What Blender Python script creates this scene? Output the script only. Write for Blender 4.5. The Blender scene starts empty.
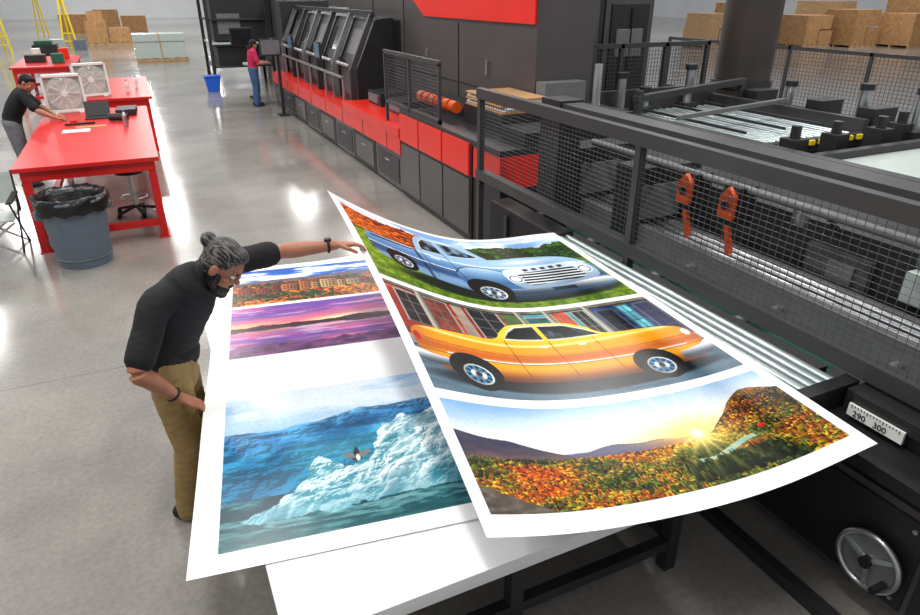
import bpy, bmesh, math, random
import numpy as np
from mathutils import Vector, Matrix
random.seed(3)
SC=bpy.context.scene
try:
    SC.view_settings.view_transform='Standard'
except Exception: pass
V=Vector
# ---------------------------------------------------------------- materials
MATS={}
def lin(c):
    return tuple(((x/12.92) if x<=0.04045 else ((x+0.055)/1.055)**2.4) for x in c)
def M(name,col,rough=.5,metal=0,var=.06,scale=12,emit=0,coat=0,bump=0,spec=.5):
    if name in MATS: return MATS[name]
    m=bpy.data.materials.new(name);m.use_nodes=True
    nt=m.node_tree;N=nt.nodes;L=nt.links
    b=N['Principled BSDF'];c=lin(col)
    b.inputs['Roughness'].default_value=rough;b.inputs['Metallic'].default_value=metal
    b.inputs['Specular IOR Level'].default_value=spec
    if coat: b.inputs['Coat Weight'].default_value=coat;b.inputs['Coat Roughness'].default_value=.1
    tc=N.new('ShaderNodeTexCoord');no=N.new('ShaderNodeTexNoise');no.inputs['Scale'].default_value=scale;no.inputs['Detail'].default_value=4
    L.new(tc.outputs['Object'],no.inputs['Vector'])
    r=N.new('ShaderNodeValToRGB')
    r.color_ramp.elements[0].position=.3;r.color_ramp.elements[1].position=.7
    r.color_ramp.elements[0].color=(*[max(0,x*(1-var*2)) for x in c],1)
    r.color_ramp.elements[1].color=(*[min(1,x*(1+var*2)) for x in c],1)
    L.new(no.outputs['Fac'],r.inputs['Fac']);L.new(r.outputs['Color'],b.inputs['Base Color'])
    if bump:
        bp=N.new('ShaderNodeBump');bp.inputs['Strength'].default_value=bump;bp.inputs['Distance'].default_value=.01
        L.new(no.outputs['Fac'],bp.inputs['Height']);L.new(bp.outputs['Normal'],b.inputs['Normal'])
    if emit:
        L.new(r.outputs['Color'],b.inputs['Emission Color']);b.inputs['Emission Strength'].default_value=emit
    MATS[name]=m;return m
red=M('red_paint',(.80,.08,.07),.35,var=.04,scale=3)
red2=M('red_enamel_panel',(.90,.16,.11),.3,var=.03,scale=2)
blk=M('black_paint',(.13,.13,.14),.45,var=.1,scale=3)
gra=M('graphite_panel',(.29,.275,.275),.32,var=.06,scale=1.5)
drk=M('dark_steel',(.18,.18,.19),.4,.2,var=.1,scale=4)
deep=M('deep_black',(.055,.055,.06),.6)
alu=M('aluminium',(.75,.76,.77),.3,.9,scale=6)
chrome=M('roller_chrome',(.76,.81,.81),.25,.7,scale=6)
wht=M('white_plastic',(.9,.9,.88),.4,var=.02)
offw=M('light_grey_cover',(.72,.76,.74),.35,var=.03)
midg=M('mid_grey_housing',(.42,.42,.43),.4,var=.05)
grn=M('green_belt',(.08,.36,.27),.6,var=.1)
yel=M('yellow_paint',(.93,.83,.12),.5)
org=M('orange_plastic',(.93,.36,.10),.4)
blu=M('blue_plastic',(.08,.35,.78),.4)
card=M('cardboard',(.70,.53,.35),.8,var=.1,scale=5)
wood=M('pallet_wood',(.72,.58,.42),.8,var=.15)
binm=M('bin_grey_plastic',(.36,.41,.46),.45,var=.04)
bagm=M('bin_liner_black',(.05,.05,.055),.3,bump=.6,scale=25)
paper=M('white_board',(.93,.93,.93),.45,var=.01)
foot=M('rubber_black',(.05,.05,.05),.7)
tank=M('tank_brown_steel',(.27,.24,.22),.4,.3,var=.1,scale=2)
wire=M('mesh_wire',(.34,.34,.35),.4,.4,var=.02)
frame=M('guard_frame',(.24,.24,.245),.4,.2,var=.04,scale=3)
blamp=M('blue_lamp',(.3,.6,1),.3,emit=6)
glassd=M('screen_glass',(.1,.11,.13),.15)
screen=M('screen_blue_grey',(.35,.45,.55),.2)
# ---------------------------------------------------------------- builder
class B:
    def __init__(s,name): s.name=name;s.v=[];s.f=[];s.m=[];s.sm=[];s.mats=[]
    def mi(s,mat):
        if mat not in s.mats: s.mats.append(mat)
        return s.mats.index(mat)
    def add(s,vs,fs,mat,smooth=False):
        o=len(s.v);s.v+= [tuple(v) for v in vs];k=s.mi(mat)
        for f in fs: s.f.append(tuple(i+o for i in f));s.m.append(k);s.sm.append(smooth)
    def box(s,x0,x1,y0,y1,z0,z1,mat,T=None):
        vs=[V((x,y,z)) for x in (x0,x1) for y in (y0,y1) for z in (z0,z1)]
        if T is not None: vs=[T@v for v in vs]
        s.add(vs,[(0,1,3,2),(4,6,7,5),(0,4,5,1),(2,3,7,6),(0,2,6,4),(1,5,7,3)],mat)
    def bar(s,p0,p1,w,h,mat,up=(0,0,1)):
        p0=V(p0);p1=V(p1);d=(p1-p0);L=d.length;d.normalize();u=V(up)
        if abs(d.dot(u))>.99:u=V((0,1,0))
        sd=d.cross(u).normalized();u=sd.cross(d)
        T=Matrix(((d.x,sd.x,u.x,p0.x),(d.y,sd.y,u.y,p0.y),(d.z,sd.z,u.z,p0.z),(0,0,0,1)))
        s.box(0,L,-w/2,w/2,-h/2,h/2,mat,T)
    def cyl(s,p0,p1,r,mat,n=14,r2=None,caps=True,smooth=True):
        p0=V(p0);p1=V(p1);d=(p1-p0).normalized();a=V((0,0,1)) if abs(d.z)<.9 else V((1,0,0))
        x=d.cross(a).normalized();y=d.cross(x);r2=r if r2 is None else r2
        vs=[]
        for p,rr in((p0,r),(p1,r2)):
            for i in range(n):
                t=2*math.pi*i/n;vs.append(p+x*math.cos(t)*rr+y*math.sin(t)*rr)
        s.add(vs,[(i,(i+1)%n,n+(i+1)%n,n+i) for i in range(n)],mat,smooth)
        if caps:
            s.add(vs[:n],[tuple(range(n))[::-1]],mat);s.add(vs[n:],[tuple(range(n))],mat)
    def prism(s,poly,axis,a0,a1,mat):
        def mk(p,a):
            q=[p[0],p[1]];q.insert(axis,a);return V(q)
        n=len(poly);vs=[mk(p,a0) for p in poly]+[mk(p,a1) for p in poly]
        s.add(vs,[tuple(range(n))[::-1],tuple(range(n,2*n))]+[(i,(i+1)%n,n+(i+1)%n,n+i) for i in range(n)],mat)
    def torus(s,c,ax,R,r,mat,n=28,k=8):
        c=V(c);ax=V(ax).normalized();a=V((0,0,1)) if abs(ax.z)<.9 else V((1,0,0))
        x=ax.cross(a).normalized();y=ax.cross(x);vs=[];fs=[]
        for i in range(n):
            t=2*math.pi*i/n;dr=x*math.cos(t)+y*math.sin(t)
            for j in range(k):
                u=2*math.pi*j/k;vs.append(c+dr*(R+r*math.cos(u))+ax*r*math.sin(u))
        for i in range(n):
            for j in range(k):
                fs.append((i*k+j,((i+1)%n)*k+j,((i+1)%n)*k+(j+1)%k,i*k+(j+1)%k))
        s.add(vs,fs,mat,True)
    def done(s,bevel=0,parent=None):
        me=bpy.data.meshes.new(s.name);me.from_pydata(s.v,[],s.f)
        for m in s.mats: me.materials.append(m)
        me.polygons.foreach_set('material_index',s.m);me.polygons.foreach_set('use_smooth',s.sm)
        bm=bmesh.new();bm.from_mesh(me);bmesh.ops.recalc_face_normals(bm,faces=bm.faces);bm.to_mesh(me);bm.free()
        ob=bpy.data.objects.new(s.name,me);bpy.context.collection.objects.link(ob)
        if bevel:
            md=ob.modifiers.new('b','BEVEL');md.width=bevel;md.segments=2;md.limit_method='ANGLE';md.angle_limit=.9
        if parent: ob.parent=parent
        return ob
def empty(name):
    e=bpy.data.objects.new(name,None);bpy.context.collection.objects.link(e);return e
def meshpanel(b,p0,du,dv,nu,nv,w=.004,mat=wire):
    p0=V(p0);du=V(du);dv=V(dv)
    for i in range(nu+1): b.bar(p0+du*i/nu,p0+du*i/nu+dv,w,w,mat)
    for j in range(nv+1): b.bar(p0+dv*j/nv,p0+dv*j/nv+du,w,w,mat)
# ---------------------------------------------------------------- floor / walls
def floor_mat():
    m=bpy.data.materials.new('polished_concrete');m.use_nodes=True;nt=m.node_tree;N=nt.nodes;L=nt.links;b=N['Principled BSDF']
    tc=N.new('ShaderNodeTexCoord')
    n1=N.new('ShaderNodeTexNoise');n1.inputs['Scale'].default_value=.55;n1.inputs['Detail'].default_value=8;n1.inputs['Roughness'].default_value=.62
    n2=N.new('ShaderNodeTexNoise');n2.inputs['Scale'].default_value=30;n2.inputs['Detail'].default_value=5
    L.new(tc.outputs['Object'],n1.inputs['Vector']);L.new(tc.outputs['Object'],n2.inputs['Vector'])
    r=N.new('ShaderNodeValToRGB');r.color_ramp.elements[0].position=.3;r.color_ramp.elements[1].position=.72
    r.color_ramp.elements[0].color=(*lin((.465,.45,.43)),1);r.color_ramp.elements[1].color=(*lin((.61,.59,.56)),1)
    L.new(n1.outputs['Fac'],r.inputs['Fac'])
    mx=N.new('ShaderNodeMixRGB');mx.blend_type='OVERLAY';mx.inputs[0].default_value=.3
    L.new(r.outputs['Color'],mx.inputs[1]);L.new(n2.outputs['Fac'],mx.inputs[2])
    br=N.new('ShaderNodeTexBrick');br.offset=0;br.inputs['Scale'].default_value=1;br.inputs['Brick Width'].default_value=6.0;br.inputs['Row Height'].default_value=6.0;br.inputs['Mortar Size'].default_value=.008
    br.inputs['Color1'].default_value=(1,1,1,1);br.inputs['Color2'].default_value=(1,1,1,1);br.inputs['Mortar'].default_value=(.72,.72,.72,1)
    mp=N.new('ShaderNodeMapping');mp.inputs['Location'].default_value=(2.1,.6,0);L.new(tc.outputs['Object'],mp.inputs[0]);L.new(mp.outputs[0],br.inputs['Vector'])
    mm=N.new('ShaderNodeMixRGB');mm.blend_type='MULTIPLY';mm.inputs[0].default_value=1
    L.new(mx.outputs[0],mm.inputs[1]);L.new(br.outputs['Color'],mm.inputs[2]);L.new(mm.outputs[0],b.inputs['Base Color'])
    rr=N.new('ShaderNodeMapRange');rr.inputs[3].default_value=.05;rr.inputs[4].default_value=.24;L.new(n1.outputs['Fac'],rr.inputs[0]);L.new(rr.outputs[0],b.inputs['Roughness'])
    b.inputs['Specular IOR Level'].default_value=.75
    return m
b=B('floor');b.box(-30,62,-6,95,-.1,0,floor_mat());b.done()
wallm=M('painted_wall',(.93,.94,.95),.7,var=.02,scale=.5)
b=B('wall_back');b.box(-30,62,95,95.3,0,9,wallm);b.done()
b=B('wall_right');b.box(62,62.3,-6,95,0,9,wallm);b.done()
b=B('wall_left');b.box(-30.3,-30,-6,95,0,9,wallm);b.done()
# ---------------------------------------------------------------- print artwork (painted as colour attributes)
def hsh(i,j,s):
    n=(i*374761393+j*668265263+s*1442695041)&0xffffffff
    n=((n^(n>>13))*1274126177)&0xffffffff
    return ((n^(n>>16))&0xffff)/65535.
def vn(x,y,s=0):
    xi=np.floor(x).astype(np.int64);yi=np.floor(y).astype(np.int64);fx=x-xi;fy=y-yi
    fx=fx*fx*(3-2*fx);fy=fy*fy*(3-2*fy)
    a=hsh(xi,yi,s);b_=hsh(xi+1,yi,s);c=hsh(xi,yi+1,s);d=hsh(xi+1,yi+1,s)
    return (a*(1-fx)+b_*fx)*(1-fy)+(c*(1-fx)+d*fx)*fy
def fbm(x,y,s=0,o=4):
    r=0;a=.5;t=0
    for k in range(o): r=r+a*vn(x*2**k,y*2**k,s+k);t+=a;a*=.55
    return r/t
def ridge(x,y,s=0,o=5):
    r=0;a=.5;t=0
    for k in range(o): r=r+a*(1-np.abs(2*vn(x*2**k+k*3.1,y*2**k,s+k)-1));t+=a;a*=.55
    return r/t
def relief(h,k=1.0):
    gy,gx=np.gradient(h);return np.clip(.5+k*(-gx*.7-gy)*h.shape[1],0,1)
def mix(a,b_,t):
    t=np.clip(t,0,1)[...,None] if np.ndim(t) else t
    return a*(1-t)+b_*t
def C(r,g,b_): return np.array([r,g,b_],dtype=float)
def inp(x,y,poly):
    r=np.zeros(x.shape,bool);n=len(poly)
    for i in range(n):
        x0,y0=poly[i];x1,y1=poly[(i+1)%n]
        if y0==y1: continue
        c=((y0>y)!=(y1>y))&(x<(x1-x0)*(y-y0)/(y1-y0)+x0);r^=c
    return r
def smooth_poly(p,n=6):
    out=[];m=len(p)
    for i in range(m):
        a,b_,c,d=[np.array(p[(i+k-1)%m],float) for k in range(4)]
        for t in np.arange(n)/n:
            out.append(tuple(.5*((2*b_)+(c-a)*t+(2*a-5*b_+4*c-d)*t*t+(3*b_-a-3*c+d)*t**3)))
    return out
def ell(x,y,cx,cy,rx,ry): return ((x-cx)/rx)**2+((y-cy)/ry)**2
def ss(a,b_,x):
    t=np.clip((x-a)/(b_-a),0,1);return t*t*(3-2*t)
def put(img,mask,col): img[mask]=col if np.ndim(col)==1 else col[mask]
def blob(img,cx,cy,rx,ry,col,lit=.35,tri=False):
    h,w=img.shape[:2]
    x0=max(int((cx-rx)*w),0);x1=min(int((cx+rx)*w)+2,w);y0=max(int((cy-ry)*h),0);y1=min(int((cy+ry)*h)+2,h)
    if x1<=x0 or y1<=y0: return
    yy,xx=np.mgrid[y0:y1,x0:x1];ex=(xx/w-cx)/rx;ey=(yy/h-cy)/ry
    m=(np.abs(ex)<(ey+1)/2)&(ey<1) if tri else ex*ex+ey*ey<1
    sh=1-lit*ey-.15*ex
    s=img[y0:y1,x0:x1];s[m]=np.clip(col[None,None,:]*sh[...,None],0,1)[m]
def forest(img,top,n,s0,s1,asp,pal,seed,xr=(0,1),yb=1.02,conif=.45,pw=.8):
    rg=np.random.RandomState(seed);X=rg.uniform(xr[0],xr[1],n);tt=rg.uniform(0,1,n)**pw
    T=np.array([top(v) for v in X]);Y=T+(yb-T)*tt;o=np.argsort(Y);g=fbm(X*6,Y*6,seed);kk=rg.uniform(0,1,(n,3))
    for i in o:
        f=(Y[i]-.35)/.65;s=s0+(s1-s0)*max(f,0);s*=.7+.6*kk[i,0]
        c=pal(g[i]+.30*(kk[i,1]-.5),kk[i,2],X[i],Y[i]);tri=kk[i,1]<conif
        if tri:
            blob(img,X[i]+s*.1/asp,Y[i]+s*.2,s*.5/asp,s*1.15,c*.22,.1,True);blob(img,X[i],Y[i],s*.40/asp,s*1.15,c*.78,.5,True)
        else:
            blob(img,X[i]+s*.12,Y[i]+s*.30,s*.85/asp,s*.85,c*.20,.2);blob(img,X[i],Y[i],s*.62/asp,s*.66,c*.85,.55);blob(img,X[i]-s*.15/asp,Y[i]-s*.25,s*.32/asp,s*.28,np.clip(c*1.2,0,1),.2)
def wheel(img,x,y,cx,cy,rx,ry,hub=(.35,.5,.6)):
    e=ell(x,y,cx,cy,rx,ry);an=np.arctan2((y-cy)/ry,(x-cx)/rx)
    put(img,e<1.3,C(.04,.04,.05));put(img,(e<.52)&(e>.40),mix(C(.60,.60,.58),C(.93,.93,.91),.5+.5*np.sin(an+2)));put(img,e<.40,mix(C(*hub)*.35,C(*hub)*1.1,.5+.5*np.sin(an*10)));put(img,e<.14,mix(C(.35,.4,.45),C(.95,.96,.98),.5+.5*np.sin(an*2+1)));put(img,e<.03,C(.2,.2,.25))
def art_sunset(x,y):
    asp=2.6
    img=mix(C(.45,.64,.88),C(.88,.91,.93),ss(-.1,.40,y+.10*x+.1*(fbm(x*4,y*7,2)-.5)))
    img=mix(img,C(1,.86,.52),np.exp(-((x-.66)/.22)**2-((y-.5)/.15)**2)*.95)
    h1=.50-.20*np.exp(-((x+.02)/.14)**2)-.07*np.exp(-((x-.15)/.07)**2)+.10*ss(.22,.4,x)+.012*vn(x*30,x*0,3)
    h2=.50-.05*np.exp(-((x-.42)/.07)**2)-.03*np.exp(-((x-.54)/.05)**2)+.012*vn(x*24,x*0,7);put(img,(y>h2)&(x>.2),mix(C(.36,.36,.50),C(.80,.55,.38),ss(.42,.66,x)))
    put(img,y>h1,mix(C(.20,.20,.31),C(.48,.36,.34),ss(.4,.62,y)+.6*(ridge(x*16,y*12,4)-.5)))
    def h3f(q): return .565-.07*ss(.66,.74,q)-.33*ss(.70,.90,q)+.12*ss(.91,1.02,q)
    h3=h3f(x)+.04*(fbm(x*14,x*0,9)-.5)
    rg=ridge(x*10+y*6,y*9,11);rc=mix(C(.66,.36,.12),C(.16,.13,.08),ss(.35,.7,rg));put(img,y>h3,rc)
    def pal(g,k,X,Y):
        g=g+.20*math.exp(-((X-.60)/.28)**2-((Y-.82)/.22)**2)
        if g<.38: c=C(.80,.36,.06)
        elif g<.44: c=C(.88,.58,.14)
        elif g<.50: c=C(.48,.25,.09)
        elif g<.57: c=C(.62,.55,.14)
        elif g<.68: c=C(.28,.36,.12)
        else: c=C(.11,.19,.08)
        s=math.exp(-((X-.66)/.11)**2-((Y-.56)/.09)**2)
        return (c*(.55+.55*k))*(1-s*.6)+C(1,.80,.30)*s*.6
    put(img,(y>.57),C(.10,.09,.05))
    forest(img,lambda q:float(h3f(np.array(q)))+.01 if q>.62 else .545+.04*q,7000,.012,.050,asp,pal,5,pw=1.0)
    rv=np.abs(y-(.72-.25*(x-.7)+.03*np.sin(x*22)))<.012+.022*vn(x*14,y*0,29);put(img,rv&(x>.60)&(x<.80),mix(C(.36,.56,.54),C(.72,.82,.78),fbm(x*20,y*60,31)))
    forest(img,lambda X:.76,220,.022,.045,asp,pal,15,(.55,.84),.90,.8)
    rk=inp(x+.03*(fbm(x*20,y*20,33)-.5),y+.05*(fbm(x*20,y*20,34)-.5),[(-.05,.74),(.04,.81),(.12,.92),(.20,1.05),(-.05,1.05)]);put(img,rk,mix(C(.16,.14,.13),C(.50,.45,.40),ridge(x*20,y*14,35)))
    d=np.hypot(x-.66,(y-.50)/asp);ang=np.arctan2((y-.5)/asp,x-.66)
    img=mix(img,C(1,.90,.55),.75*np.exp(-(d/.06)**2)+.50*np.exp(-(d/.18)**1.3)*(.30+.70*np.abs(np.cos(ang*7))**8))
    img=mix(img,C(1,1,.92),np.exp(-(d/.018)**2))
    blob(img,.84,.60,.012,.022,C(.8,.14,.1))
    return img
def art_yellowcar(x,y):
    n=fbm(x*26,y*16,41)
    img=mix(C(.72,.24,.16),C(.45,.12,.10),n);img=mix(img,C(.85,.5,.42),ss(.55,.75,fbm(x*9,y*7,40))*.7)
    put(img,x>.40,mix(C(.08,.42,.50),C(.38,.72,.74),n));put(img,x>.74,mix(C(.04,.12,.28),C(.16,.40,.62),n))
    put(img,(x>.40)&(x<.47),mix(C(.42,.50,.32),C(.25,.34,.22),n));put(img,(x>.22)&(x<.26),mix(C(.8,.75,.68),C(.5,.45,.4),n))
    for x0,x1,y0,y1,c in[(.03,.10,.08,.42,(.13,.10,.10)),(.125,.20,.06,.40,(.42,.2,.16)),(.28,.385,.05,.5,(.08,.10,.12)),(.49,.57,.10,.5,(.08,.30,.34)),(.60,.655,.04,.52,(.70,.26,.17)),(.68,.725,.06,.5,(.05,.08,.10)),(.77,.83,.10,.5,(.03,.06,.13)),(.86,.90,.06,.5,(.3,.6,.8)),(.93,.99,.08,.5,(.05,.10,.25))]:
        fr=(x>x0-.007)&(x<x1+.007)&(y>y0-.014)&(y<y1);put(img,fr,C(.75,.73,.68)*(.5 if x0>.7 else .85))
        m=(x>x0)&(x<x1)&(y>y0)&(y<y1);put(img,m,mix(C(*c)*.7,np.clip(C(*c)*1.6+.04,0,1),n));put(img,m&((np.abs(x-(x0+x1)/2)<.0025)|(np.abs((y-y0)%.11)<.008)),C(.6,.58,.54)*(.4 if x0>.7 else .7))
    put(img,y<.035,mix(C(.65,.62,.55),C(.3,.28,.26),n));put(img,(y>.035)&(y<.05),C(.15,.13,.12))
    for cx in(.115,.475,.585,.745):
        m=(np.abs(x-cx)<.010)&(y<.6);put(img,m,mix(C(.80,.77,.70),C(.35,.33,.31),np.clip((x-cx+.010)/.02,0,1)))
    put(img,y>.56,mix(C(.42,.42,.45),C(.64,.62,.60),n));put(img,y>.645,mix(C(.18,.2,.24),C(.26,.28,.32),n))
    put(img,y>.66,mix(C(.20,.30,.38),C(.42,.52,.58),fbm(x*7,y*34,43)+.2*(y-.7)))
    img=mix(img,C(.05,.07,.10),ss(1.25,.55,ell(x,y,.5,.865,.49,.085))*.95)
    body=smooth_poly([(.012,.60),(.02,.49),(.07,.44),(.18,.415),(.30,.40),(.345,.30),(.40,.205),(.50,.175),(.60,.19),(.665,.27),(.715,.375),(.84,.395),(.94,.43),(.985,.50),(.992,.66),(.96,.79),(.86,.83),(.5,.84),(.12,.83),(.03,.75)])
    m=inp(x,y,body);n2=fbm(x*5,y*9,47)
    yc=mix(C(1,.80,.20),C(.96,.62,.04),ss(.36,.50,y));yc=mix(yc,C(.78,.40,.02),ss(.54,.62,y+.02*n2));yc=mix(yc,C(.95,.64,.10),ss(.62,.68,y));yc=mix(yc,C(.42,.21,.02),ss(.70,.84,y))
    yc=mix(yc,C(1,.95,.70),np.exp(-((y-.445-.02*np.sin(x*5))/.014)**2)*.8);yc=mix(yc,C(1,.93,.55),np.exp(-((y-.20)/.03)**2)*.6);yc=mix(yc,C(.55,.30,.04),ss(.12,0,x)*.5+ss(.93,1,x)*.4);put(img,m,yc)
    put(img,m&(np.abs(y-.655)<.006)&(x>.1)&(x<.93),C(.88,.88,.85));put(img,m&(np.abs(y-.668)<.004),C(.40,.22,.03))
    put(img,m&(np.abs(y-(.585-.06*np.abs(x-.5)))<.004),C(.66,.36,.03))
    for w_ in ([(.345,.38),(.375,.30),(.415,.235),(.483,.215),(.483,.38)],[(.50,.213),(.595,.225),(.645,.29),(.69,.375),(.50,.38)]):
        q=inp(x,y,[(a+(a-.5)*.03,b_-.018 if b_<.36 else b_+.014) for a,b_ in w_]);put(img,q,C(.85,.85,.80))
        q=inp(x,y,w_);put(img,q,mix(C(.05,.06,.08),C(.38,.42,.45),ss(.55,.8,fbm(x*18,y*5,49))))
    for vx in(.335,.492,.655): put(img,m&(np.abs(x-vx-.05*(y-.6)**2)<.0018)&(y>.40)&(y<.80),C(.45,.25,.02))
    for vx in(.46,.60): put(img,(np.abs(x-vx)<.014)&(np.abs(y-.47)<.007),C(.9,.9,.9))
    put(img,inp(x,y,smooth_poly([(-.005,.68),(.05,.705),(.11,.72),(.11,.775),(.04,.79),(.0,.76)])),mix(C(.92,.93,.95),C(.25,.29,.33),ss(.69,.78,y)));put(img,inp(x,y,smooth_poly([(.88,.73),(.96,.70),(1,.66),(1,.76),(.95,.80),(.88,.80)])),mix(C(.92,.93,.95),C(.25,.29,.33),ss(.69,.79,y)))
    put(img,ell(x,y,.972,.535,.012,.042)<1,C(.93,.93,.89));put(img,ell(x,y,.026,.56,.010,.04)<1,C(.70,.08,.04))
    for cx in(.165,.775):
        put(img,(ell(x,y,cx,.78,.078,.155)<1)&(y<.83)&m,C(.08,.05,.02));wheel(img,x,y,cx,.81,.060,.12,(.22,.50,.68))
    return img
def art_bluecar(x,y):
    # old blue pickup truck on grass, front three-quarter
    asp=1.45
    n=fbm(x*28,y*20,51,3)
    img=mix(C(.50,.68,.88),C(.92,.94,.96),ss(.35,.65,fbm(x*5,y*8,53)))
    def pal(g,k,X,Y):
        if X<.36+.1*(k-.5): c=C(.80,.38,.09) if g<.55 else C(.50,.20,.07)
        else: c=C(.22,.36,.11) if g<.5 else C(.10,.19,.08)
        return c*(.6+.5*k)
    put(img,y>.28,C(.09,.12,.05))
    forest(img,lambda X:.10+.10*min(X,.5)+.03*math.sin(X*17),2400,.034,.036,asp,pal,57,(0,1),.43,.1)
    put(img,y>.42+.01*n,mix(C(.62,.70,.15),C(.26,.42,.06),fbm(x*50,y*40,58,3)*1.6-.3));put(img,(y>.42)&(y<.47),mix(C(.24,.36,.08),C(.45,.52,.12),n))
    img=mix(img,C(.07,.12,.03),ss(1.3,.6,ell(x,y,.55,.85,.46,.10)))
    body=smooth_poly([(.04,.62),(.042,.46),(.06,.435),(.235,.405),(.255,.39),(.275,.24),(.31,.13),(.37,.095),(.47,.095),(.52,.14),(.575,.30),(.60,.325),(.72,.315),(.85,.345),(.94,.41),(.985,.53),(.99,.74),(.95,.85),(.60,.90),(.46,.86),(.30,.80),(.08,.73)])
    m=inp(x,y,body);n2=fbm(x*7,y*11,59)
    bc=mix(C(.62,.76,.88),C(.36,.54,.74),ss(.36,.52,y-.08*x));bc=mix(bc,C(.20,.33,.50),ss(.54,.64,y-.06*x+.03*n2));bc=mix(bc,C(.48,.62,.76),ss(.64,.70,y-.05*x));bc=mix(bc,C(.13,.20,.28),ss(.76,.88,y))
    bc=mix(bc,C(.95,.97,1),np.exp(-((y-(.40+.09*x))/.012)**2)*.85);bc=mix(bc,C(.93,.96,1),np.exp(-((x-.74)/.10)**2-((y-.385)/.03)**2)*.9);bc=mix(bc,C(.85,.92,.98),np.exp(-((x-.42)/.07)**2-((y-.125)/.022)**2)*.9)
    bc=mix(bc,C(.12,.2,.3),np.exp(-((x-.245)/.008)**2)*(y>.38)*.8)
    put(img,m,bc)
    put(img,inp(x,y,[(.06,.45),(.235,.42),(.235,.44),(.06,.475)]),C(.10,.14,.18))
    put(img,m&(np.abs(y-(.565+.02*x))<.006)&(x<.58),C(.88,.90,.92));put(img,m&(np.abs(y-(.58+.02*x))<.004)&(x<.58),C(.15,.22,.3))
    fe=ell(x,y,.50,.66,.13,.20);put(img,(fe<1)&m&(y<.76),mix(C(.66,.80,.92),C(.26,.42,.60),ss(.46,.70,y)+.25*(n2-.5)));put(img,(np.abs(fe-1)<.05)&m&(y<.6),C(.15,.24,.34))
    for w_ in([(.285,.365),(.30,.24),(.328,.165),(.372,.155),(.378,.345)],[(.395,.150),(.475,.155),(.545,.295),(.50,.315),(.405,.335)]):
        q=inp(x,y,[((a-.39)*1.06+.39,(b_-.25)*1.10+.25) for a,b_ in w_]);put(img,q,C(.80,.84,.87))
        q=inp(x,y,w_);put(img,q,mix(C(.06,.10,.13),C(.50,.62,.70),ss(.5,.75,fbm(x*14,y*8,60))))
    put(img,m&(np.abs(x-.388-.05*(y-.5))<.002)&(y>.34)&(y<.76),C(.15,.22,.3));put(img,m&(np.abs(x-.275)<.002)&(y>.38)&(y<.74),C(.15,.22,.3))
    put(img,(np.abs(x-.32)<.02)&(np.abs(y-.46)<.008),C(.9,.92,.93))
    put(img,inp(x,y,smooth_poly([(.60,.50),(.78,.475),(.95,.475),(.965,.70),(.78,.74),(.61,.745)])),mix(C(.84,.89,.93),C(.55,.64,.72),ss(.5,.72,y)))
    gr=inp(x,y,smooth_poly([(.65,.56),(.78,.54),(.90,.54),(.905,.69),(.78,.71),(.655,.715)]));put(img,gr,mix(C(.05,.07,.09),C(.88,.90,.92),ss(.1,.5,np.sin(y*170-x*8))))
    put(img,(np.abs(y-(.515-.03*x+.015))<.018)&(x>.68)&(x<.88),mix(C(.12,.2,.3),C(.85,.9,.93),.5+.5*np.sin(x*160)))
    put(img,inp(x,y,smooth_poly([(.54,.775),(.75,.765),(.97,.725),(.99,.795),(.80,.835),(.56,.855)])),mix(C(.96,.97,.98),C(.20,.26,.32),ss(.72,.86,y+.08*(.5-x)+.04)))
    for cx,cy in((.618,.625),(.938,.59)):
        put(img,ell(x,y,cx,cy,.032,.060)<1,C(.82,.87,.90));put(img,ell(x,y,cx,cy,.025,.046)<1,C(.3,.35,.4));put(img,ell(x,y,cx,cy,.020,.036)<1,C(.93,.94,.90))
    put(img,(np.abs(x-.77)<.05)&(np.abs(y-.80)<.02),C(.12,.17,.27))
    put(img,(ell(x,y,.465,.78,.088,.14)<1)&m,C(.04,.06,.08));wheel(img,x,y,.465,.82,.070,.110,(.5,.6,.68));put(img,(ell(x,y,.145,.66,.055,.09)<1)&m,C(.04,.06,.08));wheel(img,x,y,.145,.70,.046,.084,(.5,.6,.68))
    put(img,y>.935,mix(C(.55,.63,.13),C(.24,.38,.05),fbm(x*60,y*30,62,3)*1.5-.2))
    return img
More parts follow.
